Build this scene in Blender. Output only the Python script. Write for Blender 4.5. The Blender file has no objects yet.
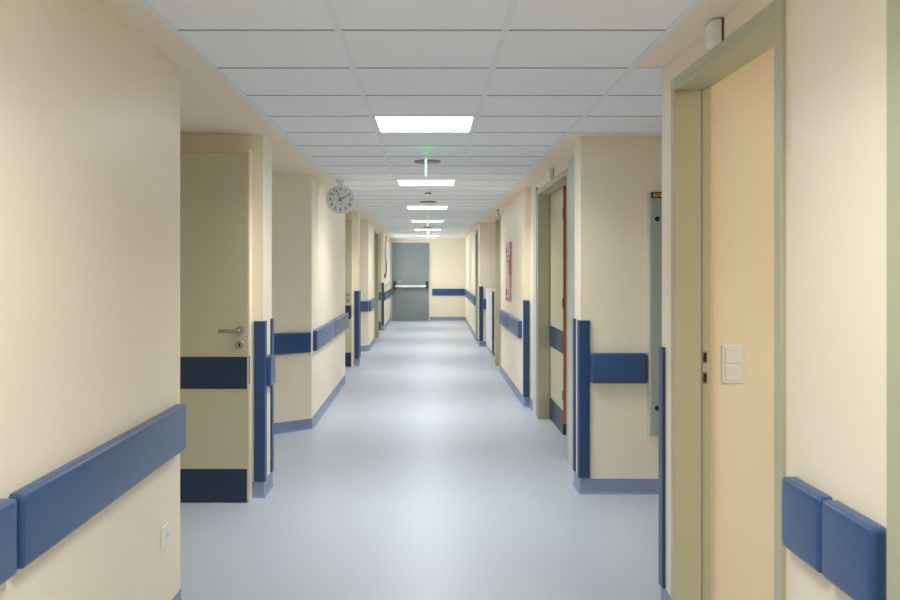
import bpy, bmesh, math, random
from mathutils import Vector, Matrix
random.seed(4)
S = bpy.context.scene
C = S.collection
PI = math.pi

# ------------------------------------------------------------------ camera, world, exposure
CAMZ = 1.465
cam_d = bpy.data.cameras.new('camera')
cam = bpy.data.objects.new('camera', cam_d)
C.objects.link(cam)
cam.location = (0, 0, CAMZ)
cam.rotation_euler = (PI/2, 0, 0)
cam_d.sensor_width = 36
cam_d.lens = 885/900*36
cam_d.shift_x = 21/900
cam_d.shift_y = -31.5/900
cam_d.clip_start = .05
cam_d.dof.use_dof = True
cam_d.dof.focus_distance = 8.5
cam_d.dof.aperture_fstop = 6.3
S.camera = cam

w = bpy.data.worlds.new('world'); S.world = w
w.use_nodes = True
w.node_tree.nodes['Background'].inputs[0].default_value = (.85, .93, 1, 1)
w.node_tree.nodes['Background'].inputs[1].default_value = 2.1

S.view_settings.view_transform = 'Standard'
S.view_settings.look = 'None'
S.view_settings.exposure = 1.12
S.view_settings.gamma = 1
S.view_settings.use_curve_mapping = False
LIGHT = 4.0          # ceiling panel emission
ROOM_FILL = 13.0
PANEL_W = 10.0; PANEL_COL = (.91, .95, 1.0); PANEL_SPREAD = 142

# ------------------------------------------------------------------ materials
def lin(c):
    return tuple(((v/255)/12.92 if v/255 <= .04045 else ((v/255+.055)/1.055)**2.4) for v in c)

def mat(name, rgb, rough=.5, metal=0, var=.03, scale=6, bump=.0, bscale=200, spec=.5, emit=None, es=0, coat=0):
    m = bpy.data.materials.new(name); m.use_nodes = True
    nt = m.node_tree; b = nt.nodes['Principled BSDF']
    r = lin(rgb)
    tc = nt.nodes.new('ShaderNodeTexCoord')
    if var > 0:
        n = nt.nodes.new('ShaderNodeTexNoise'); n.inputs['Scale'].default_value = scale
        n.inputs['Detail'].default_value = 4
        nt.links.new(tc.outputs['Object'], n.inputs['Vector'])
        mx = nt.nodes.new('ShaderNodeMix'); mx.data_type = 'RGBA'
        mx.inputs[6].default_value = (*[max(0, v*(1-var)) for v in r], 1)
        mx.inputs[7].default_value = (*[min(1, v*(1+var)) for v in r], 1)
        nt.links.new(n.outputs[0], mx.inputs[0])
        nt.links.new(mx.outputs[2], b.inputs['Base Color'])
    else:
        b.inputs['Base Color'].default_value = (*r, 1)
    b.inputs['Roughness'].default_value = rough
    b.inputs['Metallic'].default_value = metal
    b.inputs['Specular IOR Level'].default_value = spec
    if coat: b.inputs['Coat Weight'].default_value = coat
    if bump:
        n2 = nt.nodes.new('ShaderNodeTexNoise'); n2.inputs['Scale'].default_value = bscale
        nt.links.new(tc.outputs['Object'], n2.inputs['Vector'])
        bp = nt.nodes.new('ShaderNodeBump'); bp.inputs['Strength'].default_value = bump
        bp.inputs['Distance'].default_value = .002
        nt.links.new(n2.outputs[0], bp.inputs['Height'])
        nt.links.new(bp.outputs[0], b.inputs['Normal'])
    if emit:
        b.inputs['Emission Color'].default_value = (*lin(emit), 1)
        b.inputs['Emission Strength'].default_value = es
    return m

M = {}
M['wall']   = mat('cream_paint', (253,240,213), .38, var=.015, scale=3, bump=.12, bscale=90)
M['plaster']= mat('ceiling_plaster', (250,238,214), .6, var=.015, scale=2)
M['tile']   = mat('ceiling_tile', (250,251,251), .75, var=.02, scale=3, bump=.3, bscale=300)
M['tbar']   = mat('ceiling_grid_metal', (240,244,244), .5, var=.01)
M['seam']   = mat('dark_seam', (140,142,142), .9, var=0)
M['floor']  = mat('vinyl_floor', (194,200,211), .36, var=.04, scale=1.2, bump=.03, bscale=30, spec=.7)
M['base']   = mat('baseboard_vinyl', (141,156,184), .45, var=.03)
M['rail']   = mat('blue_rail_vinyl', (42,82,130), .30, var=.04, scale=20, bump=.25, bscale=400, spec=.7)
M['guard']  = mat('blue_guard_vinyl', (36,70,114), .38, var=.04, bump=.2, bscale=400)
M['band']   = mat('navy_kick_plate', (32,52,82), .38, var=.05, scale=30, bump=.3, bscale=300)
M['leaf']   = mat('door_laminate', (204,197,164), .40, var=.03, scale=10)
M['leafedge']= mat('door_edge', (214,196,158), .6, var=.02)
M['frame']  = mat('olive_frame_paint', (194,190,156), .38, var=.02)
M['wood']   = mat('brown_wood_edge', (196,128,80), .5, var=.2, scale=40)
M['steel']  = mat('brushed_steel', (178,172,160), .25, metal=1, var=.02)
M['darkmetal']= mat('dark_plate', (84,80,66), .4, metal=.6, var=.02)
M['greydoor']= mat('grey_metal_door', (140,149,150), .35, var=.03, scale=4)
M['black']  = mat('black_plastic', (22,22,22), .4, var=0)
M['white']  = mat('white_plastic', (246,246,240), .35, var=.01)
M['offwhite']= mat('pale_panel', (208,212,208), .4, var=.02)
M['panelgrey']= mat('grey_green_panel', (172,178,166), .4, var=.04, scale=60)
M['alu']    = mat('anodised_trim', (205,205,195), .35, metal=.4, var=.02)
M['red']    = mat('red_plastic', (200,34,44), .4, var=.02)
M['pink']   = mat('poster_pale', (222,196,190), .3, var=.06, scale=20)
M['orange'] = mat('orange_mark', (205,130,30), .5, var=0)
M['tan']    = mat('tan_mark', (205,190,140), .5, var=0)
M['face']   = mat('clock_face', (248,249,250), .35, var=0)
M['speaker']= mat('speaker_grille', (150,150,148), .5, var=.1, scale=200)
M['green']  = mat('lit_green_sign', (60,200,120), .4, var=0, emit=(70,230,140), es=.5)
M['greenedge']= mat('lit_acrylic_edge', (190,240,215), .3, var=0, emit=(190,245,218), es=.65)
M['greenlamp']= mat('green_led', (60,230,130), .3, var=0, emit=(40,240,120), es=4.5)
M['stickergreen']= mat('green_sticker', (90,215,165), .5, var=0)
M['diff']   = mat('light_diffuser', (250,250,250), .5, var=0, emit=(246,250,255), es=LIGHT)
M['fillroom']= mat('room_fill_diffuser', (250,250,250), .5, var=0, emit=(255,243,222), es=ROOM_FILL)
gm = bpy.data.materials.new('window_glass'); gm.use_nodes = True
gb = gm.node_tree.nodes['Principled BSDF']
gb.inputs['Base Color'].default_value = (.95,.98,1,1); gb.inputs['Transmission Weight'].default_value = 1
gb.inputs['Roughness'].default_value = .25; gb.inputs['IOR'].default_value = 1.1
M['glass'] = gm

# ------------------------------------------------------------------ helpers
def nb(): return bmesh.new()

def box(bm, x0, x1, y0, y1, z0, z1, bevel=0, seg=2, mi=0):
    x0, x1 = min(x0,x1), max(x0,x1); y0, y1 = min(y0,y1), max(y0,y1); z0, z1 = min(z0,z1), max(z0,z1)
    t = bmesh.new()
    bmesh.ops.create_cube(t, size=1)
    for v in t.verts:
        v.co = Vector(((v.co.x+.5)*(x1-x0)+x0, (v.co.y+.5)*(y1-y0)+y0, (v.co.z+.5)*(z1-z0)+z0))
    if bevel:
        bmesh.ops.bevel(t, geom=list(t.edges), offset=bevel, segments=seg, affect='EDGES', profile=.5)
    for f in t.faces: f.material_index = mi
    merge(bm, t)

def merge(bm, t, mtx=None):
    if mtx: bmesh.ops.transform(t, matrix=mtx, verts=t.verts)
    vm = [bm.verts.new(v.co) for v in t.verts]
    t.verts.index_update()
    for f in t.faces:
        nf = bm.faces.new([vm[v.index] for v in f.verts]); nf.material_index = f.material_index
        nf.smooth = f.smooth
    t.free()

def prism(bm, pts, z0, z1, mi=0):
    a = sum(pts[i][0]*pts[(i+1)%len(pts)][1]-pts[(i+1)%len(pts)][0]*pts[i][1] for i in range(len(pts)))
    if a < 0: pts = pts[::-1]
    lo = [bm.verts.new((x,y,z0)) for x,y in pts]; hi = [bm.verts.new((x,y,z1)) for x,y in pts]
    n = len(pts)
    fs = [bm.faces.new(lo[::-1]), bm.faces.new(hi)]
    for i in range(n): fs.append(bm.faces.new([lo[i], lo[(i+1)%n], hi[(i+1)%n], hi[i]]))
    for f in fs: f.material_index = mi

def cyl(bm, c, r, h, axis='Z', seg=32, r2=None, bevel=0, mi=0):
    t = bmesh.new()
    bmesh.ops.create_cone(t, cap_ends=True, segments=seg, radius1=r, radius2=r if r2 is None else r2, depth=h)
    if bevel:
        ed = [e for e in t.edges if abs(e.verts[0].co.z-e.verts[1].co.z) < 1e-6]
        bmesh.ops.bevel(t, geom=ed, offset=bevel, segments=3, affect='EDGES', profile=.5)
    for f in t.faces:
        f.material_index = mi; f.smooth = len(f.verts) == 4 and False
    R = {'Z': Matrix(), 'Y': Matrix.Rotation(PI/2, 4, 'X'), 'X': Matrix.Rotation(PI/2, 4, 'Y')}[axis]
    merge(bm, t, Matrix.Translation(c) @ R)

def obj(name, bm, m, parent=None, loc=None, rot=None, smooth=False):
    me = bpy.data.meshes.new(name)
    bmesh.ops.recalc_face_normals(bm, faces=bm.faces)
    bm.to_mesh(me); bm.free()
    for k in (m if isinstance(m, list) else [m]): me.materials.append(k)
    o = bpy.data.objects.new(name, me); C.objects.link(o)
    if parent: o.parent = parent
    if loc: o.location = loc
    if rot: o.rotation_euler = rot
    if smooth:
        for p in me.polygons: p.use_smooth = True
        try: me.set_sharp_from_angle(angle=math.radians(40))
        except Exception: pass
    return o

def struct(name, bm, m, **k):
    o = obj(name, bm, m, **k); o['kind'] = 'structure'; return o

def empty(name, loc=(0,0,0), rz=0, label=None, cat=None, group=None, kind=None):
    o = bpy.data.objects.new(name, None); C.objects.link(o)
    o.empty_display_size = .05
    o.location = loc; o.rotation_euler = (0,0,rz)
    return tag(o, label, cat, group, kind)

def tag(o, label=None, cat=None, group=None, kind=None):
    if label: o['label'] = label
    if cat: o['category'] = cat
    if group: o['group'] = group
    if kind: o['kind'] = kind
    return o

def dup(o, parent=None):
    c = o.copy(); C.objects.link(c); c.parent = parent
    for ch in [x for x in bpy.data.objects if x.parent == o]: dup(ch, c)
    return c

def sweep(bm, path, side, prof):
    """profile (offset, z) swept along a plan path; side=+1 pushes to the left of travel"""
    n = len(path); rows = []
    P = [Vector(p) for p in path]
    for i in range(n):
        d0 = (P[i]-P[i-1]).normalized() if i else (P[1]-P[0]).normalized()
        d1 = (P[i+1]-P[i]).normalized() if i < n-1 else d0
        n0 = Vector((-d0.y, d0.x))*side; n1 = Vector((-d1.y, d1.x))*side
        m = (n0+n1); m = m/m.dot(n0) if m.length > 1e-6 else n0
        rows.append([bm.verts.new((P[i].x+m.x*o, P[i].y+m.y*o, z)) for o, z in prof])
    k = len(prof)
    for i in range(n-1):
        for j in range(k):
            bm.faces.new([rows[i][j], rows[i][(j+1)%k], rows[i+1][(j+1)%k], rows[i+1][j]])
    bm.faces.new(rows[0]); bm.faces.new(rows[-1][::-1])

def text_mesh(body, size, depth=.0004, align='CENTER'):
    cu = bpy.data.curves.new('numeral', 'FONT'); cu.body = body; cu.size = size
    cu.align_x = align; cu.align_y = 'CENTER'; cu.extrude = depth
    cu.offset = .0007
    o = bpy.data.objects.new('numeral', cu); C.objects.link(o)
    me = bpy.data.meshes.new_from_object(o.evaluated_get(bpy.context.evaluated_depsgraph_get()))
    bpy.data.objects.remove(o); bpy.data.curves.remove(cu)
    return me

# ------------------------------------------------------------------ main dimensions
H = 2.323            # ceiling
Y0, Y1 = -5.0, 25.0
XL, XR = -1.06, 1.005
T0 = 3.188           # first visible ceiling seam, then every 0.6 m
GX = [-.926, -.326, .274, .874]
DT = 2.186           # clear height of the doors
RT = .14

# ------------------------------------------------------------------ floor
b = nb(); box(b, -2.4, 4.2, Y0-.2, Y1+.2, -.1, 0); struct('floor', b, M['floor'])

# ------------------------------------------------------------------ ceiling : plaster slab + tile field
b = nb(); box(b, -2.4, XR+RT, Y0-.2, Y1+.2, H+.03, H+.15, mi=1)
box(b, XR+RT, 4.2, Y0-.2, .1, H+.03, H+.15, mi=1); box(b, XR+RT, 4.2, 3.82, Y1+.2, H+.03, H+.15, mi=1)
box(b, XR+RT-.02, 4.2, .1, 3.82, 2.60, 2.70)          # the side room has a higher ceiling
# plaster margins (their underside level with the tiles)
box(b, -2.4, GX[0], Y0-.2, Y1+.2, H, H+.03)
box(b, GX[3], XR+RT, Y0-.2, 3.788, H, H+.03)
box(b, GX[3], 4.2, 5.60, Y1+.2, H, H+.03)
struct('ceiling', b, [M['plaster'], M['seam']])
LIGHT_ROWS = [4.988+3.6*k for k in range(-2, 6)]
ys = [T0+.6*k for k in range(-14, 37)]
b = nb()
def tile(x0, x1, y0, y1):
    g = .0035; e = .012
    box(b, x0+e, x1-e, y0+g, y1-g, H+.001, H+.016, bevel=.0015, seg=1)
cols = [(GX[i], GX[i+1]) for i in range(3)]
for i, y in enumerate(ys):
    ye = min(y+.6, Y1)
    if y < Y0: y = Y0
    for ci, (x0, x1) in enumerate(cols):
        if ci == 1 and any(abs(y-l) < .02 for l in LIGHT_ROWS): continue
        tile(x0, x1, y, ye)
    if 3.7 < y < 5.5:
        for k in range(3): tile(GX[3]+.6*k, GX[3]+.6*(k+1), y, ye)
struct('ceiling_tiles', b, M['tile'])
b = nb()
for x in GX[1:3]: box(b, x-.013, x+.013, Y0, Y1, H-.001, H+.02)
box(b, GX[0]-.004, GX[0]+.022, Y0, Y1, H-.003, H+.02)
box(b, GX[3]-.022, GX[3]+.004, Y0, 3.788, H-.003, H+.02)
box(b, GX[3]-.013, GX[3]+.013, 3.788, 5.60, H-.001, H+.02)
box(b, GX[3]-.022, GX[3]+.004, 5.60, Y1, H-.003, H+.02)
for k in (1, 2): box(b, GX[3]+.6*k-.013, GX[3]+.6*k+.013, 3.788, 5.60, H-.001, H+.02)
box(b, GX[3]+.004, 2.6, 3.775, 3.80, H-.003, H+.02)
box(b, GX[3]+.004, 2.6, 5.585, 5.61, H-.003, H+.02)
struct('trim_1', b, M['tbar'])
b = nb()
for y in ys[1:]:
    for x0, x1 in cols+([(GX[3]+.6*k, GX[3]+.6*(k+1)) for k in range(3)] if 3.8 < y < 5.4 else []):
        box(b, x0+.013, x1-.013, y-.006, y+.006, H-.0004, H+.018)  # dark-coloured strip stands in for the shadow gap between tiles
struct('seam_shade', b, M['seam'])

# ------------------------------------------------------------------ walls
b = nb()
PERIOD = 7.65
prism(b, [(-2.3,Y0),(XL,Y0),(XL,3.77),(-2.3,3.77)], 0, H)
LB = [(XL,Y0),(XL,3.77),(-2.12,3.77),(-2.12,5.66),(XL,5.66),(XL,5.97),(-1.75,5.97),(-1.75,7.49),(-1.07,8.06),(-1.08,11.4),(-2.12,11.4)]
prism(b, [(-2.3,3.77),(-2.12,3.77),(-2.12,5.66),(-2.3,5.66)], 0, H)
prism(b, [(-2.3,5.66),(XL,5.66),(XL,5.97),(-2.3,5.97)], 0, H)
prism(b, [(-2.3,5.97),(-1.75,5.97),(-1.75,7.49),(-1.07,8.06),(-1.08,11.4),(-2.3,11.4)], 0, H)
prism(b, [(-2.3,11.4),(-2.12,11.4),(-2.12,13.31),(-2.3,13.31)], 0, H)
prism(b, [(-2.3,13.31),(-1.065,13.31),(-1.065,13.62),(-2.3,13.62)], 0, H)
prism(b, [(-2.3,13.62),(-1.75,13.62),(-1.75,15.14),(-1.075,15.71),(-1.08,17.45),(-2.3,17.45)], 0, H)
prism(b, [(-2.3,17.45),(-1.25,17.45),(-1.25,18.75),(-2.3,18.75)], 0, H)
box(b, -1.25, -1.08, 17.45, 18.75, DT+.05, H)
prism(b, [(-2.3,18.75),(-1.08,18.75),(-1.08,19.05),(-2.3,19.05)], 0, H)
prism(b, [(-2.3,19.05),(-2.12,19.05),(-2.12,20.96),(-2.3,20.96)], 0, H)
WY0, WY1, WZ0, WZ1 = 22.1, 24.7, 1.02, 2.25
prism(b, [(-2.3,20.96),(-1.08,20.96),(-1.08,WY0),(-2.3,WY0)], 0, H)
box(b, -1.28, -1.08, WY0, WY1, 0, WZ0); box(b, -1.28, -1.08, WY0, WY1, WZ1, H)
box(b, -1.28, -1.08, WY1, Y1+.2, 0, H)
struct('wall_left', b, M['wall'])

# right side
RT = .14
b = nb()
N1 = (.80, 1.92)         # nearest right door frame, outer edges
N2 = (2.49, 3.63)        # near open doorway, outer edges
box(b, XR, XR+RT, Y0, N1[0]+.03, 0, H)
box(b, XR, XR+RT, N1[0]+.03, N1[1]-.03, DT+.03, H)
box(b, XR, XR+RT, N1[1]-.03, N2[0]+.03, 0, H)
box(b, XR, XR+RT, N2[0]+.03, N2[1]-.03, DT+.03, H)
box(b, XR, XR+RT, N2[1]-.03, 3.82, 0, H)
box(b, XR+RT, 4.1, 3.66, 3.82, 0, 2.60)                # wall between room and recess
box(b, 4.0, 4.1, .2, 3.66, 0, 2.60)
box(b, XR+RT, 4.1, .1, .2, 0, 2.60)
box(b, XR+.02, XR+RT, .1, 3.82, H, 2.60)
box(b, 2.6, 2.74, 3.82, 5.75, 0, H)                 # recess end
D2 = (6.73, 8.68)
box(b, 1.07, 1.07+.16, 5.99, D2[0]+.03, 0, H)
box(b, 1.07, 1.07+.16, D2[0]+.03, D2[1]-.03, DT+.03, H)
box(b, 1.07, 1.07+.16, D2[1]-.03, 9.35, 0, H)
box(b, 2.6, 2.74, 5.99, 9.35, 0, H)                 # room behind the double doorway
D3 = (12.42, 13.36)
box(b, 1.01, 2.74, 9.35, D3[0]+.03, 0, H)
box(b, 1.15, 2.74, D3[0]+.03, D3[1]-.03, 0, H)
box(b, 1.01, 1.15, D3[0]+.03, D3[1]-.03, DT+.03, H)
box(b, 1.0, 2.74, D3[1]-.03, D3[1]+.06, 0, H)
box(b, 2.6, 2.74, D3[1]+.06, 16.6, 0, H)
D4 = (17.15, 18.05)
prism(b, [(.955,16.6),(2.74,16.6),(2.74,D4[0]+.03),(.957,D4[0]+.03)], 0, H)
box(b, 1.11, 2.74, D4[0]+.03, D4[1]-.03, 0, H); box(b, .96, 1.11, D4[0]+.03, D4[1]-.03, DT+.03, H)
prism(b, [(.96,D4[1]-.03),(2.74,D4[1]-.03),(2.74,Y1+.2),(1.03,Y1+.2),(1.03,Y1)], 0, H)
struct('wall_right', b, M['wall'])

b = nb(); box(b, .985, 2.74, 5.75, 5.99, 0, H); struct('wall_right_recess', b, M['wall'])
b = nb(); box(b, -1.08, 1.03, Y1, Y1+.2, 0, H); struct('wall_end', b, M['wall'])
b = nb(); box(b, -1.06, 1.005, Y0-.2, Y0, 0, H); struct('wall_back', b, M['wall'])

# ------------------------------------------------------------------ baseboards (coved vinyl)
PROF = [(0,0),(0,.1),(.004,.1),(.004,.02),(.007,.007),(.013,.001),(.013,0)]
b = nb()
def bb(path, side): sweep(b, path, side, PROF)
bb([(XL,Y0),(XL,3.77),(-2.12,3.77),(-2.12,5.66),(-2.09,5.66)], -1)
for k, xw in ((0,XL),(1,-1.065)):
    o = PERIOD*k
    yE = 11.4 if k == 0 else 17.44
    bb([(-1.13,5.66+o),(xw,5.66+o),(xw,5.97+o),(-1.75,5.97+o),(-1.75,7.49+o),(-1.07-.005*k,8.06+o),(-1.08,yE)]+([(-2.12,11.4),(-2.12,13.31),(-2.09,13.31)] if k == 0 else []), -1)
bb([(-1.08,18.76),(-1.08,19.05),(-2.12,19.05),(-2.12,20.96),(-2.09,20.96)], -1)
bb([(-1.13,20.96),(-1.08,20.96),(-1.08,Y1),(-1.05,Y1)], -1)
struct('baseboard_left', b, M['base'])
b = nb()
bb([(XR,Y0),(XR,N1[0])], 1)
bb([(XR,N1[1]),(XR,N2[0])], 1)
bb([(XR,N2[1]),(XR,3.82),(2.6,3.82),(2.6,5.75),(.985,5.75),(.985,5.99),(1.07,5.99),(1.07,D2[0])], 1)
bb([(1.07,D2[1]),(1.07,9.35),(1.01,9.35),(1.01,D3[0])], 1)
bb([(2.6,D3[1]+.06),(2.6,16.6),(.955,16.6),(.957,D4[0])], 1)
bb([(.96,D4[1]),(1.03,Y1),(.01,Y1)], 1)
struct('baseboard_right', b, M['base'])

# ------------------------------------------------------------------ ceiling lights
def ceiling_light(loc, label, group, emat, s=.555, power=1):
    t = empty('ceiling_light', loc, 0, label, 'ceiling light', group)
    b = nb(); o = .292
    for sx in (-1, 1):
        box(b, sx*o, sx*(s/2), -o, o, 0, .02)
        box(b, -s/2, s/2, sx*o, sx*(s/2), 0, .02)
    obj('light_frame', b, M['tbar'], t)
    b = nb(); box(b, -s/2, s/2, -s/2, s/2, .004, .014); obj('diffuser', b, emat, t)
    if emat is M['diff']:
        ld = bpy.data.lights.new('led_panel', 'AREA'); ld.shape = 'SQUARE'; ld.size = s-.02
        ld.energy = PANEL_W*power; ld.color = PANEL_COL; ld.spread = math.radians(PANEL_SPREAD)
        lo = bpy.data.objects.new('led_panel', ld); C.objects.link(lo); lo.parent = t; lo.location = (0,0,.002)
    return t
LL = ['', '', 'lit square ceiling panel nearest the camera, above the green exit sign',
      'lit square ceiling panel just in front of the first smoke detector, second largest',
      'lit square ceiling panel third from the camera down the corridor',
      'lit square ceiling panel fourth from the camera, in front of a hanging sign',
      'lit square ceiling panel fifth from the camera, second nearest the grey end door',
      'farthest lit ceiling panel, closest to the grey end door and crossed by a hanging sign']
for i, y in enumerate(LIGHT_ROWS):
    ceiling_light(((GX[1]+GX[2])/2, y+.3, H), LL[i] or 'lit square ceiling panel behind the camera, %s' % ('farther back' if i == 0 else 'just overhead'), 'square lit panels along the corridor ceiling', M['diff'], power={1: .68, 7: .6}.get(i, 1))
for n, (x, y) in enumerate([(2.3, 1.9)]):  # unseen lamp, added to brighten the side room
    ceiling_light((x, y, 2.585), 'unseen warm ceiling panel added to light the side room on the right', None, M['fillroom'])

# ------------------------------------------------------------------ doors and frames
def frame_mesh(x, y0, y1, s, depth, wdt=.07, proud=.014, ztop=None):
    """door frame in a wall that runs along Y. s=+1 wall body on +X side, -1 on -X side."""
    zt = (ztop or DT)
    b = nb()
    def bx(xa, xb, ya, yb, za, zb, bev=.003): box(b, x+s*xa, x+s*xb, ya, yb, za, zb, bevel=bev, seg=1)
    # jambs : architrave, lining and rebated stop
    for e, d in ((y0, 1), (y1, -1)):
        bx(-proud, depth-.045, e, e+d*wdt, 0, zt+.05)
        bx(depth-.041, depth, e, e+d*(wdt-.014), 0, zt+.05)
    bx(-proud, depth-.045, y0+wdt, y1-wdt, zt, zt+.05)
    bx(depth-.041, depth, y0+wdt-.014, y1-wdt+.014, zt+.014, zt+.05)
    return b
def gasket_mesh(x, y0, y1, s, depth, wdt=.07):
    b = nb()
    for e, d in ((y0, 1), (y1, -1)):
        box(b, x+s*(depth-.046), x+s*(depth-.040), e+d*.01, e+d*(wdt-.002), 0, DT+.04)
    return b

# door_1 : closed door in the near right frame, beside the camera
t = empty('door_1', kind='structure')
obj('door_frame', frame_mesh(XR, N1[0], N1[1], 1, .14), M['frame'], t)
b = nb(); box(b, XR+.10, XR+.14, N1[0]+.072, N1[1]-.072, .006, DT-.002, bevel=.002, seg=1); obj('door_leaf', b, M['leaf'], t)
# door_2 : open doorway with bare frame
t = empty('door_2', kind='structure')
obj('door_frame', frame_mesh(XR, N2[0], N2[1], 1, .14, wdt=.055), M['frame'], t)
obj('gasket', gasket_mesh(XR, N2[0], N2[1], 1, .14, wdt=.055), M['seam'], t)
for z in (1.105, 1.022):
    b = nb(); yy = N2[1]-.041
    box(b, XR+.105, XR+.123, yy-.002, yy+.001, z-.024, z+.024, bevel=.0008, seg=1)
    sp = obj('strike_plate', b, M['steel'], t)
    b = nb(); box(b, XR+.108, XR+.120, yy-.003, yy-.0015, z-.018, z+.018)
    obj('latch_hole', b, M['black'], sp)

# door_3 : double leaf frame in the recess wall
t = empty('door_3', kind='structure')
obj('door_frame', frame_mesh(1.07, D2[0], D2[1], 1, .15), M['frame'], t)
obj('gasket', gasket_mesh(1.07, D2[0], D2[1], 1, .15), M['seam'], t)
LY0, LY1 = 7.78, D2[1]-.06
b = nb(); box(b, 1.180, 1.222, LY0+.004, LY1, .008, DT+.004, bevel=.001, seg=1); lf = obj('door_leaf', b, M['leaf'], t)
b = nb(); box(b, 1.180, 1.222, LY0-.002, LY0+.003, .10, DT+.004); obj('edge_strip', b, M['wood'], lf)
b = nb(); box(b, 1.180, 1.222, LY0-.003, LY0+.002, .008, .098); obj('edge_shoe', b, M['darkmetal'], lf)
for z0, z1 in ((.006,.213), (.713,.913)):
    b = nb(); box(b, 1.176, 1.181, LY0+.012, LY1-.012, z0, z1, bevel=.001, seg=1); obj('kick_plate', b, M['band'], lf)
for z in (.35, 1.16, 1.95):
    b = nb(); cyl(b, Vector((1.176, LY0-.004, z)), .008, .09, seg=12); obj('hinge', b, M['steel'], lf)
# door_4, door_5 : single frames farther along the right wall
for nme, xw, (a, c) in (('door_4', 1.01, D3), ('door_5', .96, D4)):
    t = empty(nme, kind='structure')
    obj('door_frame', frame_mesh(xw, a, c, 1, .12), M['frame'], t)
    b = nb(); box(b, xw+.08, xw+.118, a+.072, c-.072, .006, DT-.002); obj('door_leaf', b, M['leaf'], t)
    for z0, z1 in ((.006,.213), (.713,.913)):
        b = nb(); box(b, xw+.076, xw+.081, a+.085, c-.085, z0, z1); obj('kick_plate', b, M['band'], t)
# door_6 : left wall frame
t = empty('door_6', kind='structure')
obj('door_frame', frame_mesh(-1.08, 17.42, 18.78, -1, .12), M['frame'], t)
b = nb(); box(b, -1.16, -1.198, 17.492, 18.708, .006, DT-.002); obj('door_leaf', b, M['leaf'], t)
for z0, z1 in ((.006,.213), (.713,.913)):
    b = nb(); box(b, -1.156, -1.161, 17.51, 18.69, z0, z1); obj('kick_plate', b, M['band'], t)

# frontal recess doors on the left (door_7..9), copies of one door
def recess_door():
    """origin: floor point under the right front edge of the leaf; leaf runs to -X"""
    t = empty('door_7', kind='structure')
    W = .93
    b = nb()
    box(b, -W-.02, -.001, .045, .13, 0, DT+.03); obj('door_frame', b, M['wall'], t)
    b = nb(); box(b, -W, 0, 0, .042, .012, DT, bevel=.001, seg=1); lf = obj('door_leaf', b, M['leaf'], t)
    b = nb(); box(b, .0002, .003, .001, .041, .012, DT); box(b, -W, .003, .001, .041, DT+.0002, DT+.003)
    obj('edge_strip', b, M['leafedge'], lf)
    for z0, z1 in ((.012,.213), (.713,.913)):
        b = nb(); box(b, -W+.008, -.006, -.003, .001, z0, z1, bevel=.001, seg=1); obj('kick_plate', b, M['band'], lf)
    b = nb(); box(b, .003, .006, .012, .032, .74, .92); obj('lock_face', b, M['darkmetal'], lf)
    # lever handle
    b = nb()
    cyl(b, Vector((-.046, -.006, 1.078)), .026, .010, 'Y', 28, bevel=.002)
    cyl(b, Vector((-.046, -.028, 1.078)), .0095, .045, 'Y', 20)
    t2 = bmesh.new(); bmesh.ops.create_cone(t2, cap_ends=True, segments=16, radius1=.0125, radius2=.009, depth=.125)
    merge(b, t2, Matrix.Translation((-.108, -.050, 1.076)) @ Matrix.Rotation(PI/2, 4, 'Y'))
    t2 = bmesh.new(); bmesh.ops.create_uvsphere(t2, u_segments=12, v_segments=8, radius=.0128)
    merge(b, t2, Matrix.Translation((-.047, -.050, 1.078)))
    t2 = bmesh.new(); bmesh.ops.create_uvsphere(t2, u_segments=12, v_segments=8, radius=.0092)
    merge(b, t2, Matrix.Translation((-.170, -.050, 1.075)))
    obj('lever_handle', b, M['steel'], lf, smooth=True)
    b = nb(); cyl(b, Vector((-.052, -.005, .990)), .026, .009, 'Y', 28, bevel=.002); k = obj('lock_rosette', b, M['steel'], lf)
    b = nb(); cyl(b, Vector((-.052, -.0105, .994)), .006, .004, 'Y', 14); box(b, -.055, -.049, -.0125, -.009, .976, .994)
    obj('keyhole', b, M['black'], k)
    return t
d = recess_door(); d.location = (-1.131, 5.53, 0)
e = dup_ = None
def dup2(o, parent=None):
    c = o.copy(); C.objects.link(c)
    if parent: c.parent = parent
    for ch in list(o.children): dup2(ch, c)
    return c
bpy.context.view_layer.update()
d2 = dup2(d); d2.name = 'door_8'; d2.location = (-1.155, 13.18, 0)
d3 = dup2(d); d3.name = 'door_9'; d3.location = (-1.128, 20.83, 0)

# end door
t = empty('door_10', kind='structure')
EX0, EX1 = -1.035, 0.0
b = nb(); box(b, EX0, EX1, Y1-.045, Y1, .008, DT, bevel=.003, seg=1); lf = obj('door_leaf', b, M['greydoor'], t)
b = nb()
box(b, EX0-.03, EX0-.004, Y1-.02, Y1, 0, DT+.03); box(b, EX1+.004, EX1+.03, Y1-.02, Y1, 0, DT+.03); box(b, EX0-.004, EX1+.004, Y1-.02, Y1, DT+.004, DT+.03)
obj('door_frame', b, M['white'], t)
b = nb(); cyl(b, Vector(((EX0+EX1)/2, Y1-.15, .965)), .032, .90, 'X', 24, bevel=.004); obj('push_bar', b, M['white'], lf, smooth=True)
for x in (EX0+.075, EX1-.065):
    b = nb(); box(b, x-.03, x+.03, Y1-.085, Y1-.044, .90, 1.10, bevel=.008); box(b, x-.022, x+.022, Y1-.18, Y1-.08, .925, 1.005, bevel=.008)
    obj('bar_bracket', b, M['black'], lf)
b = nb(); box(b, -.865, -.80, Y1-.048, Y1-.0448, 1.06, 1.13); st = obj('direction_sticker', b, M['stickergreen'], lf)
b = nb(); box(b, -.850, -.822, Y1-.0488, Y1-.0478, 1.09, 1.10); obj('arrow_shaft', b, M['white'], st)

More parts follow.
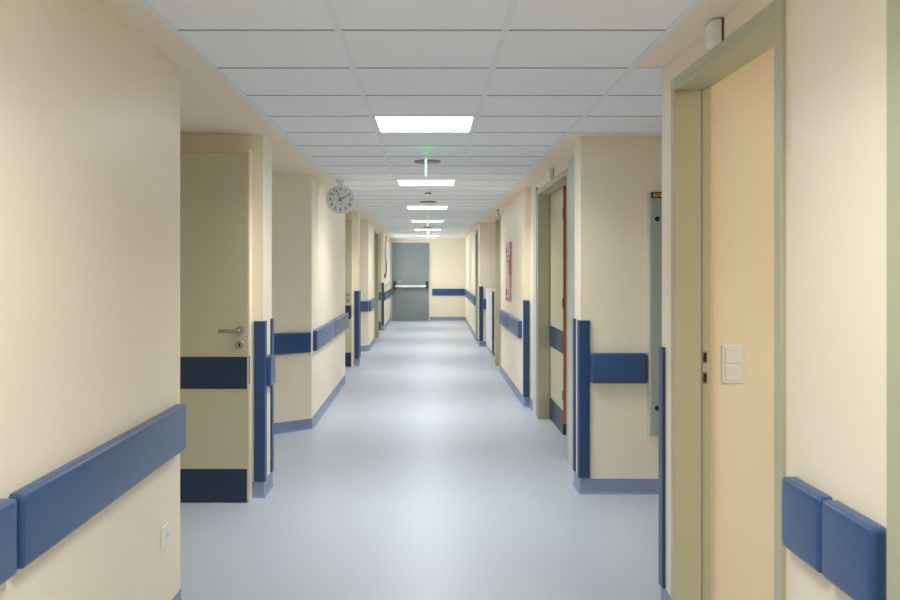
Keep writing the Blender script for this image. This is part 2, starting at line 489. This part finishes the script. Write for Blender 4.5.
# ------------------------------------------------------------------ bumper rails
RZ0, RZ1 = .703, .895
def bumper(p0, p1, label, group=None, z0=RZ0, z1=RZ1, th=.038, bev=.016):
    """rail on a wall from p0 to p1 (plan); body stands to the left of travel"""
    a = Vector(p0); c = Vector(p1); L = (c-a).length; ang = math.atan2(c.y-a.y, c.x-a.x)
    t = bmesh.new(); bmesh.ops.create_cube(t, size=1)
    for v in t.verts:
        v.co = Vector((v.co.x*L + L/2, (v.co.y+.5)*th, (v.co.z+.5)*(z1-z0)+z0))
    ed = [e for e in t.edges if all(v.co.y > th*.5 for v in e.verts)] + [e for e in t.edges if abs(e.verts[0].co.y-e.verts[1].co.y) > th*.5]
    bmesh.ops.bevel(t, geom=ed, offset=min(bev, L*.3), segments=3, affect='EDGES', profile=.62)
    o = obj('bumper_rail', t, M['rail'], loc=(a.x, a.y, 0), rot=(0,0,ang), smooth=True)
    return tag(o, label, 'wall rail', group)
# left side (travel towards the camera puts the body on the corridor side)
def lrail(x, y0, y1, label, **k): return bumper((x, y1), (x, y0), label, **k) if False else bumper((x, y1), (x, y0), label, **k)
lrail(XL, .45, 2.205, 'blue wall bumper rail cut off by the left picture edge, short visible end')
lrail(XL, 2.23, 3.735, 'long blue wall bumper rail in left foreground above the white wall socket')
lrail(XL, 5.722, 5.905, 'stubby blue bumper rail on the near left pier, between its two corner guards', bev=.01)
lrail(-1.07, 8.16, 9.715, 'bumper rail on left wall below the clock, segment nearer the camera')
lrail(-1.072, 9.73, 11.42, 'bumper rail on left wall beyond the clock, segment ending at the doorway recess')
bumper((-1.088,8.045), (-1.60,7.615), 'dark blue bumper rail on the slanted wall in the left recess before the clock')
bumper((-1.093,15.695), (-1.60,15.265), 'small blue bumper rail on the slanted wall behind the second left pier')
lrail(-1.078, 15.75, 17.38, 'distant bumper rail on the left wall just before the olive door frame')
lrail(-1.08, 21.10, 24.9, 'far bumper rail on left wall under the daylight window')
bumper((1.0,Y1), (.09,Y1), 'blue bumper rail on the end wall right of the grey door')
def rrail(x, y0, y1, label, **k): return bumper((x, y0), (x, y1), label, **k)
rrail(XR, 2.200, 2.435, 'short blue bumper block on right foreground wall, touching the open doorway frame')
rrail(XR, 1.940, 2.188, 'short blue bumper block at lower right corner, the nearer of the pair')
rrail(1.01, 9.62, 10.95, 'bumper rail under the red and white wall notice, nearer segment')
rrail(1.01, 10.965, 12.34, 'bumper rail on right wall touching the second olive door frame, farther segment')
bumper((1.41,5.75), (1.048,5.75), 'blue bumper rail facing the camera on the right recess wall, ending at the grey panel', z0=.722, z1=.917)
bumper((1.10,16.6), (1.02,16.6), 'small blue bumper stub facing the camera far down on the right', bev=.01)
bumper((.967,18.2), (1.025,24.85), 'farthest bumper rail on the right wall running to the end wall')

# ------------------------------------------------------------------ corner guards
def guard(x, y, sx, sy, label, leg=.058, z0=.105, z1=1.128, t=.013):
    pts = [(-t,-t),(leg,-t),(leg,0),(0,0),(0,leg),(-t,leg)]
    b = nb(); prism(b, [(px*sx, py*sy) for px, py in pts], z0, z1)
    ed = [e for e in b.edges if abs(e.verts[0].co.x+t*sx) < 1e-6 and abs(e.verts[0].co.y+t*sy) < 1e-6 and abs(e.verts[1].co.x+t*sx) < 1e-6 and abs(e.verts[1].co.y+t*sy) < 1e-6]
    bmesh.ops.bevel(b, geom=ed, offset=.009, segments=4, affect='EDGES', profile=.5)
    o = obj('corner_guard', b, M['guard'], loc=(x, y, 0), smooth=True)
    return tag(o, label, 'corner guard')
guard(XL, 5.66, -1, 1, 'tall blue corner guard beside the left beige door, facing the camera')
guard(XL, 5.97, -1, -1, 'thin sliver of blue corner guard on the far edge of the near left pier')
guard(-1.065, 13.31, -1, 1, 'blue corner guard beside the far left door beyond the clock')
guard(-1.065, 13.62, -1, -1, 'pale blue corner guard sliver on the back edge of the second left pier')
guard(-1.08, 20.96, -1, 1, 'small distant blue corner guard left of the grey end door under the red call point')
guard(XR, 3.82, 1, -1, 'narrow blue corner guard on the wall end beside the open right doorway')
guard(.985, 5.75, 1, 1, 'wide blue corner guard facing the camera on right pier beside the blue rail')
guard(.985, 5.99, 1, -1, 'thin blue corner guard strip on the back edge of the right pier')
guard(1.01, 9.35, 1, 1, 'blue corner guard at wall end just right of the red and white notice', leg=.05)
guard(.955, 16.6, 1, 1, 'farthest blue corner guard on the right, left of the small bumper stub')

# ------------------------------------------------------------------ clock
t = empty('wall_clock', (-.850, 8.5, 2.125), math.radians(5), 'round white analogue clock hanging from the ceiling on the left', 'clock')
R_ = .136
b = nb(); cyl(b, Vector((0,0,0)), R_, .075, 'Y', 64, bevel=.010); obj('case', b, M['white'], t, smooth=True)
b = nb(); cyl(b, Vector((0,-.0385,0)), R_-.010, .002, 'Y', 64); obj('dial', b, M['face'], t)
def ring_marks(mb):
    for i in range(60):
        a = i*PI/30; l = .010 if i % 5 == 0 else .004
        q = bmesh.new(); bmesh.ops.create_cube(q, size=1)
        for v in q.verts: v.co = Vector((v.co.x*(.003 if i % 5 == 0 else .0012), v.co.y*.0008, v.co.z*l+R_-.012-l/2))
        merge(mb, q, Matrix.Translation((0,-.0399,0)) @ Matrix.Rotation(a, 4, 'Y'))
b = nb(); ring_marks(b); obj('minute_marks', b, M['black'], t)
for n in range(1, 13):
    a = n*PI/6
    me = text_mesh(str(n), .037)
    me.materials.append(M['black'])
    o = bpy.data.objects.new('numeral', me); C.objects.link(o); o.parent = t
    o.location = (math.sin(a)*.096, -.0398, math.cos(a)*.096); o.rotation_euler = (PI/2,0,0)
def hand(name, ang, L, tail, wd, y):
    b = nb(); prism(b, [(-wd,-tail),(wd,-tail),(wd*.6,L),(-wd*.6,L)], 0, .0012)
    bmesh.ops.transform(b, matrix=Matrix.Translation((0,y,0)) @ Matrix.Rotation(ang, 4, 'Y') @ Matrix.Rotation(PI/2, 4, 'X'), verts=b.verts)
    return obj(name, b, M['black'], t)
hand('minute_hand', math.radians(-23), .112, .030, .0036, -.042)
hand('hour_hand', math.radians(58), .074, .028, .0046, -.0405)
b = nb(); cyl(b, Vector((0,-.043,0)), .007, .004, 'Y', 20); obj('hand_cap', b, M['black'], t)
b = nb()
for i, q in enumerate((-.018,-.010,-.003,.004,.012,.019)): box(b, q-.0028, q+.0028, -.0404, -.0396, -.050, -.044)
obj('dial_marks', b, M['seam'], t)
b = nb()
zt = H-2.125
prism(b, [(-.022,-.018),(.022,-.018),(.022,.018),(-.022,.018)], .128, zt)
q = bmesh.new(); bmesh.ops.create_cone(q, cap_ends=True, segments=32, radius1=.030, radius2=.050, depth=.04)
merge(b, q, Matrix.Translation((0,0,zt-.020)))
obj('ceiling_mount', b, M['tbar'], t)

# ------------------------------------------------------------------ exit signs
def exit_sign():
    t = empty('exit_sign', (0,0,H))
    b = nb(); cyl(b, Vector((0,0,-.022)), .015, .044, 'Z', 24); box(b, -.010, .010, -.05, .05, -.095, -.04, bevel=.003)
    obj('hanger', b, M['tbar'], t)
    b = nb(); box(b, -.006, .006, -.12, .12, -.190, -.095, bevel=.0015, seg=1); pl = obj('sign_plate', b, M['greenedge'], t)
    for s in (-1, 1):
        b = nb(); box(b, s*.0061, s*.0072, -.115, .115, -.187, -.099); f = obj('green_face', b, M['green'], pl)
        b = nb()     # running figure, arrow and doorway
        def q(y0, y1, z0, z1): box(b, s*.0072, s*.0080, y0, y1, z0, z1)
        q(.05,.058,-.185,-.106); q(.10,.108,-.185,-.106); q(.05,.108,-.114,-.106)
        X = lambda pts: None
        def poly(pts):
            k = nb(); prism(k, pts, 0, .0008)
            bmesh.ops.transform(k, matrix=Matrix.Translation((s*.0076,0,0)) @ Matrix(((0,0,1,0),(1,0,0,0),(0,1,0,0),(0,0,0,1))), verts=k.verts); merge(b, k)
        poly([(.018,-.118),(.028,-.118),(.028,-.108),(.018,-.108)])
        poly([(.0,-.150),(.012,-.122),(.024,-.124),(.014,-.152)])
        poly([(.010,-.150),(.030,-.160),(.030,-.186),(.023,-.186),(.023,-.166),(.004,-.156)])
        poly([(.002,-.152),(-.008,-.168),(-.022,-.168),(-.022,-.175),(-.004,-.175),(.010,-.158)])
        poly([(.016,-.126),(.034,-.142),(.040,-.136),(.024,-.122)])
        poly([(.010,-.122),(-.012,-.130),(-.010,-.138),(.008,-.132)])
        poly([(-.10,-.147),(-.075,-.122),(-.075,-.138),(-.045,-.138),(-.045,-.156),(-.075,-.156),(-.075,-.172)])
        obj('pictogram', b, M['white'], f)
    b = nb(); cyl(b, Vector((0,0,-.0408)), .0245, .0008, 'Z', 24); obj('green_lamp', b, M['greenlamp'], t)
    b = nb(); cyl(b, Vector((0,0,-.048)), .026, .014, 'Z', 24); obj('lamp_cap', b, M['tbar'], t)  # cap added to hide the lamp from below and send its glow upward
    return t
es = exit_sign(); es.location = (-.022, 6.32, H)
tag(es, 'green lit exit sign hanging edge-on behind the nearest ceiling light', 'exit sign', 'edge-on hanging exit signs')
bpy.context.view_layer.update()
for y, l in ((13.9, 'small bright exit sign hanging edge-on in front of the fourth ceiling light'), (20.0, 'farthest exit sign hanging edge-on across the last ceiling light')):
    o = dup2(es); o.location.y = y; tag(o, l)

# ------------------------------------------------------------------ small ceiling fittings
def speaker(y, label):
    t = empty('ceiling_speaker', (-.012, y, H), 0, label, 'ceiling speaker', 'round grey speakers in the corridor ceiling')
    b = nb(); cyl(b, Vector((0,0,-.004)), .108, .012, 'Z', 48, bevel=.003); obj('rim', b, M['speaker'], t)
    b = nb(); cyl(b, Vector((0,0,-.0095)), .09, .004, 'Z', 48); obj('grille', b, M['speaker'], t)
speaker(7.08, 'round grey ceiling speaker just beyond the nearest exit sign')
speaker(11.35, 'round grey ceiling speaker between the second and third ceiling lights')
speaker(18.4, 'round grey ceiling speaker between the fourth and fifth ceiling lights')
t = empty('smoke_detector', (-.012, 9.75, H), 0, 'small white smoke detector behind the second ceiling light', 'smoke detector')
b = nb(); cyl(b, Vector((0,0,-.010)), .055, .02, 'Z', 32, bevel=.004); obj('base', b, M['white'], t)
b = nb(); cyl(b, Vector((0,0,-.036)), .036, .034, 'Z', 32, r2=.045, bevel=.004); obj('head', b, M['white'], t)
b = nb()
for sx in (-1, 1): box(b, sx*.006, sx*.028, -.043, -.039, -.040, -.026)
obj('sensing_slots', b, M['black'], t)

# ------------------------------------------------------------------ call lamp boxes above the right doors
def call_box(loc, label):
    t = empty('call_lamp', loc, 0, label, 'call lamp', 'white call lamp boxes above the right doors')
    b = nb()
    pts = [(0,0),(-.033,0),(-.038,.010),(-.038,.078),(-.033,.086),(0,.086)]
    k = nb(); prism(k, pts, -.04, .04)
    bmesh.ops.bevel(k, geom=list(k.edges), offset=.003, segments=2, affect='EDGES')
    bmesh.ops.transform(k, matrix=Matrix(((1,0,0,0),(0,0,1,0),(0,1,0,0),(0,0,0,1))), verts=k.verts); merge(b, k)
    obj('lamp_cover', b, M['white'], t)
    b = nb(); cyl(b, Vector((-.0385, -.012, .05)), .003, .003, 'X', 12); obj('indicator', b, M['tbar'], t)
    b = nb(); box(b, -.006, 0, -.044, .044, -.003, .0865); obj('back_plate', b, M['darkmetal'], t)
    return t
call_box((XR, 3.06, 2.232), 'white call lamp box on the wall above the open doorway at upper right')
call_box((1.07, 7.62, 2.236), 'small white call lamp box above the double door frame mid corridor')
call_box((1.01, 12.85, 2.236), 'tiny distant white call lamp box above the far right door frame')

# ------------------------------------------------------------------ switch, socket
t = empty('light_switch', (1.255, 3.66, 1.07), 0, 'white double light switch on the wall inside the open doorway', 'light switch')
b = nb(); box(b, -.045, .045, -.010, 0, -.079, .079, bevel=.003); obj('switch_plate', b, M['white'], t)
for z in (-.036, .036):
    b = nb(); box(b, -.034, .034, -.015, -.009, z-.032, z+.032, bevel=.003); obj('rocker', b, M['white'], t)
t = empty('wall_socket', (XL, 3.54, .398), 0, 'small white wall socket low on the left foreground wall', 'socket')
b = nb(); box(b, 0, .010, -.042, .042, -.042, .042, bevel=.003); obj('socket_plate', b, M['white'], t)
b = nb(); cyl(b, Vector((.0105,0,0)), .021, .003, 'X', 28); obj('socket_well', b, M['tbar'], t)
for y in (-.0095, .0095):
    b = nb(); cyl(b, Vector((.0125,y,0)), .0028, .002, 'X', 10); obj('socket_hole', b, M['black'], t)

# ------------------------------------------------------------------ grey panel on the right recess wall
t = empty('service_panel', (1.50, 5.75, 0), 0, 'tall grey service panel with black label on the right recess wall', 'wall panel')
PX0, PX1 = -.082, .20
b = nb(); box(b, PX0, PX1, -.050, 0, .380, 1.955, bevel=.004); obj('housing', b, M['alu'], t)
b = nb(); box(b, PX0+.012, PX1-.012, -.0525, -.049, .390, 1.912, bevel=.001, seg=1); obj('front_plate', b, M['panelgrey'], t)
b = nb(); box(b, PX0+.012, PX0+.100, -.054, -.049, 1.917, 1.958, bevel=.001, seg=1); lb = obj('label_plate', b, M['black'], t)
b = nb(); box(b, PX0+.042, PX0+.066, -.0555, -.0535, 1.925, 1.948); obj('orange_mark', b, M['orange'], lb)
for q in (.026, .070):
    b = nb(); box(b, PX0+q, PX0+q+.012, -.0555, -.0535, 1.925, 1.948); obj('pale_mark', b, M['tan'], lb)
for z in (1.784, .566):
    b = nb(); cyl(b, Vector((PX0+.051, -.0535, z)), .016, .006, 'Y', 20); obj('bolt_cap', b, M['black'], t)

# ------------------------------------------------------------------ red notice on the right wall
t = empty('wall_notice', (1.01, 11.15, 1.42), 0, 'tall white and pink wall notice with red edge above the right rail', 'notice')
b = nb(); box(b, -.014, 0, -.34, .34, -.365, .375, bevel=.002, seg=1); bd = obj('board', b, M['pink'], t)
b = nb(); box(b, -.0165, -.0135, -.34, -.25, -.33, .37); obj('red_border', b, M['red'], bd)
b = nb(); box(b, -.018, -.0135, -.345, -.13, -.03, .13); obj('red_block', b, M['red'], bd)
for z in (.20, .14):
    for y in (-.20,-.08,.04,.16):
        b = nb(); box(b, -.0165, -.0135, y-.025, y+.025, z-.014, z+.014); obj('red_mark', b, M['red'], bd)
for z0, z1 in ((.24,.31),(-.30,-.22)):
    b = nb(); box(b, -.0165, -.0135, .12, .28, z0, z1); obj('dark_pictogram', b, M['darkmetal'], bd)
b = nb(); box(b, -.0165, -.0135, -.24, .32, -.36, -.325); obj('footer_strip', b, M['speaker'], bd)

# ------------------------------------------------------------------ call point, door sensor, far cabinet
t = empty('fire_call_point', (-1.08, 21.35, 1.29), 0, 'small red fire call point on left wall near the end door', 'call point')
b = nb(); box(b, 0, .045, -.05, .05, -.05, .05, bevel=.006); obj('housing', b, M['red'], t)
b = nb(); box(b, .044, .048, -.025, .025, -.025, .025); obj('press_plate', b, M['white'], t)
b = nb(); box(b, -.44, -.36, Y1-.03, Y1, 2.24, 2.285, bevel=.006); tag(obj('door_sensor', b, M['white']), 'tiny white sensor on the wall above the grey end door', 'sensor')
t = empty('low_cabinet', (1.06, 14.85, 0), 0, 'low white cabinet against right wall past the second olive frame', 'cabinet')
b = nb(); box(b, .0, .5, .012, 1.5, .05, 1.07, bevel=.003); obj('body', b, M['white'], t)
b = nb(); box(b, -.015, .515, 0, 1.515, 1.071, 1.095, bevel=.003); obj('worktop', b, M['white'], t)
b = nb(); box(b, .02, .5, .03, 1.48, 0, .05); obj('plinth', b, M['speaker'], t)
b = nb(); box(b, .0, .03, .002, .011, .05, 1.07); obj('end_strip', b, M['darkmetal'], t)
for i in range(3):
    b = nb(); box(b, -.006, 0, .03+.49*i, .50+.49*i, .07, 1.05, bevel=.002, seg=1); obj('cabinet_door', b, M['white'], t)

# pale cover boards either side of the double door frame
def cover(y0, y1, name, dark):
    b = nb(); box(b, 1.057, 1.07, y0, y1, .0, 2.29, bevel=.002, seg=1)
    return struct(name, b, M['offwhite'])
cover(6.03, 6.72, 'trim_2', 0)
b = nb(); box(b, 1.060, 1.07, 8.695, 8.755, 0, 2.26); struct('trim_3', b, M['darkmetal'])
cover(8.765, 9.02, 'trim_4', 1)

# far window in the left wall
b = nb()
f = .05
box(b, -1.16, -1.11, WY0, WY0+f, WZ0, WZ1); box(b, -1.16, -1.11, WY1-f, WY1, WZ0, WZ1)
box(b, -1.16, -1.11, WY0+f, WY1-f, WZ0, WZ0+f); box(b, -1.16, -1.11, WY0+f, WY1-f, WZ1-f, WZ1)
wn = struct('window_1', b, M['offwhite'])
b = nb(); box(b, -1.14, -1.13, WY0+f, WY1-f, WZ0+f, WZ1-f); obj('pane', b, M['glass'], wn)
b = nb(); box(b, -1.145, -1.07, WY0-.03, WY1+.03, WZ0-.03, WZ0, bevel=.003); obj('window_sill', b, M['white'], wn)
b = nb(); box(b, -1.079, -1.06, WY0-.09, WY0-.02, 1.25, H-.04); box(b, -1.079, -1.045, WY0-.10, WY0-.01, 1.45, 1.60); obj('blind_channel', b, M['darkmetal'], wn)
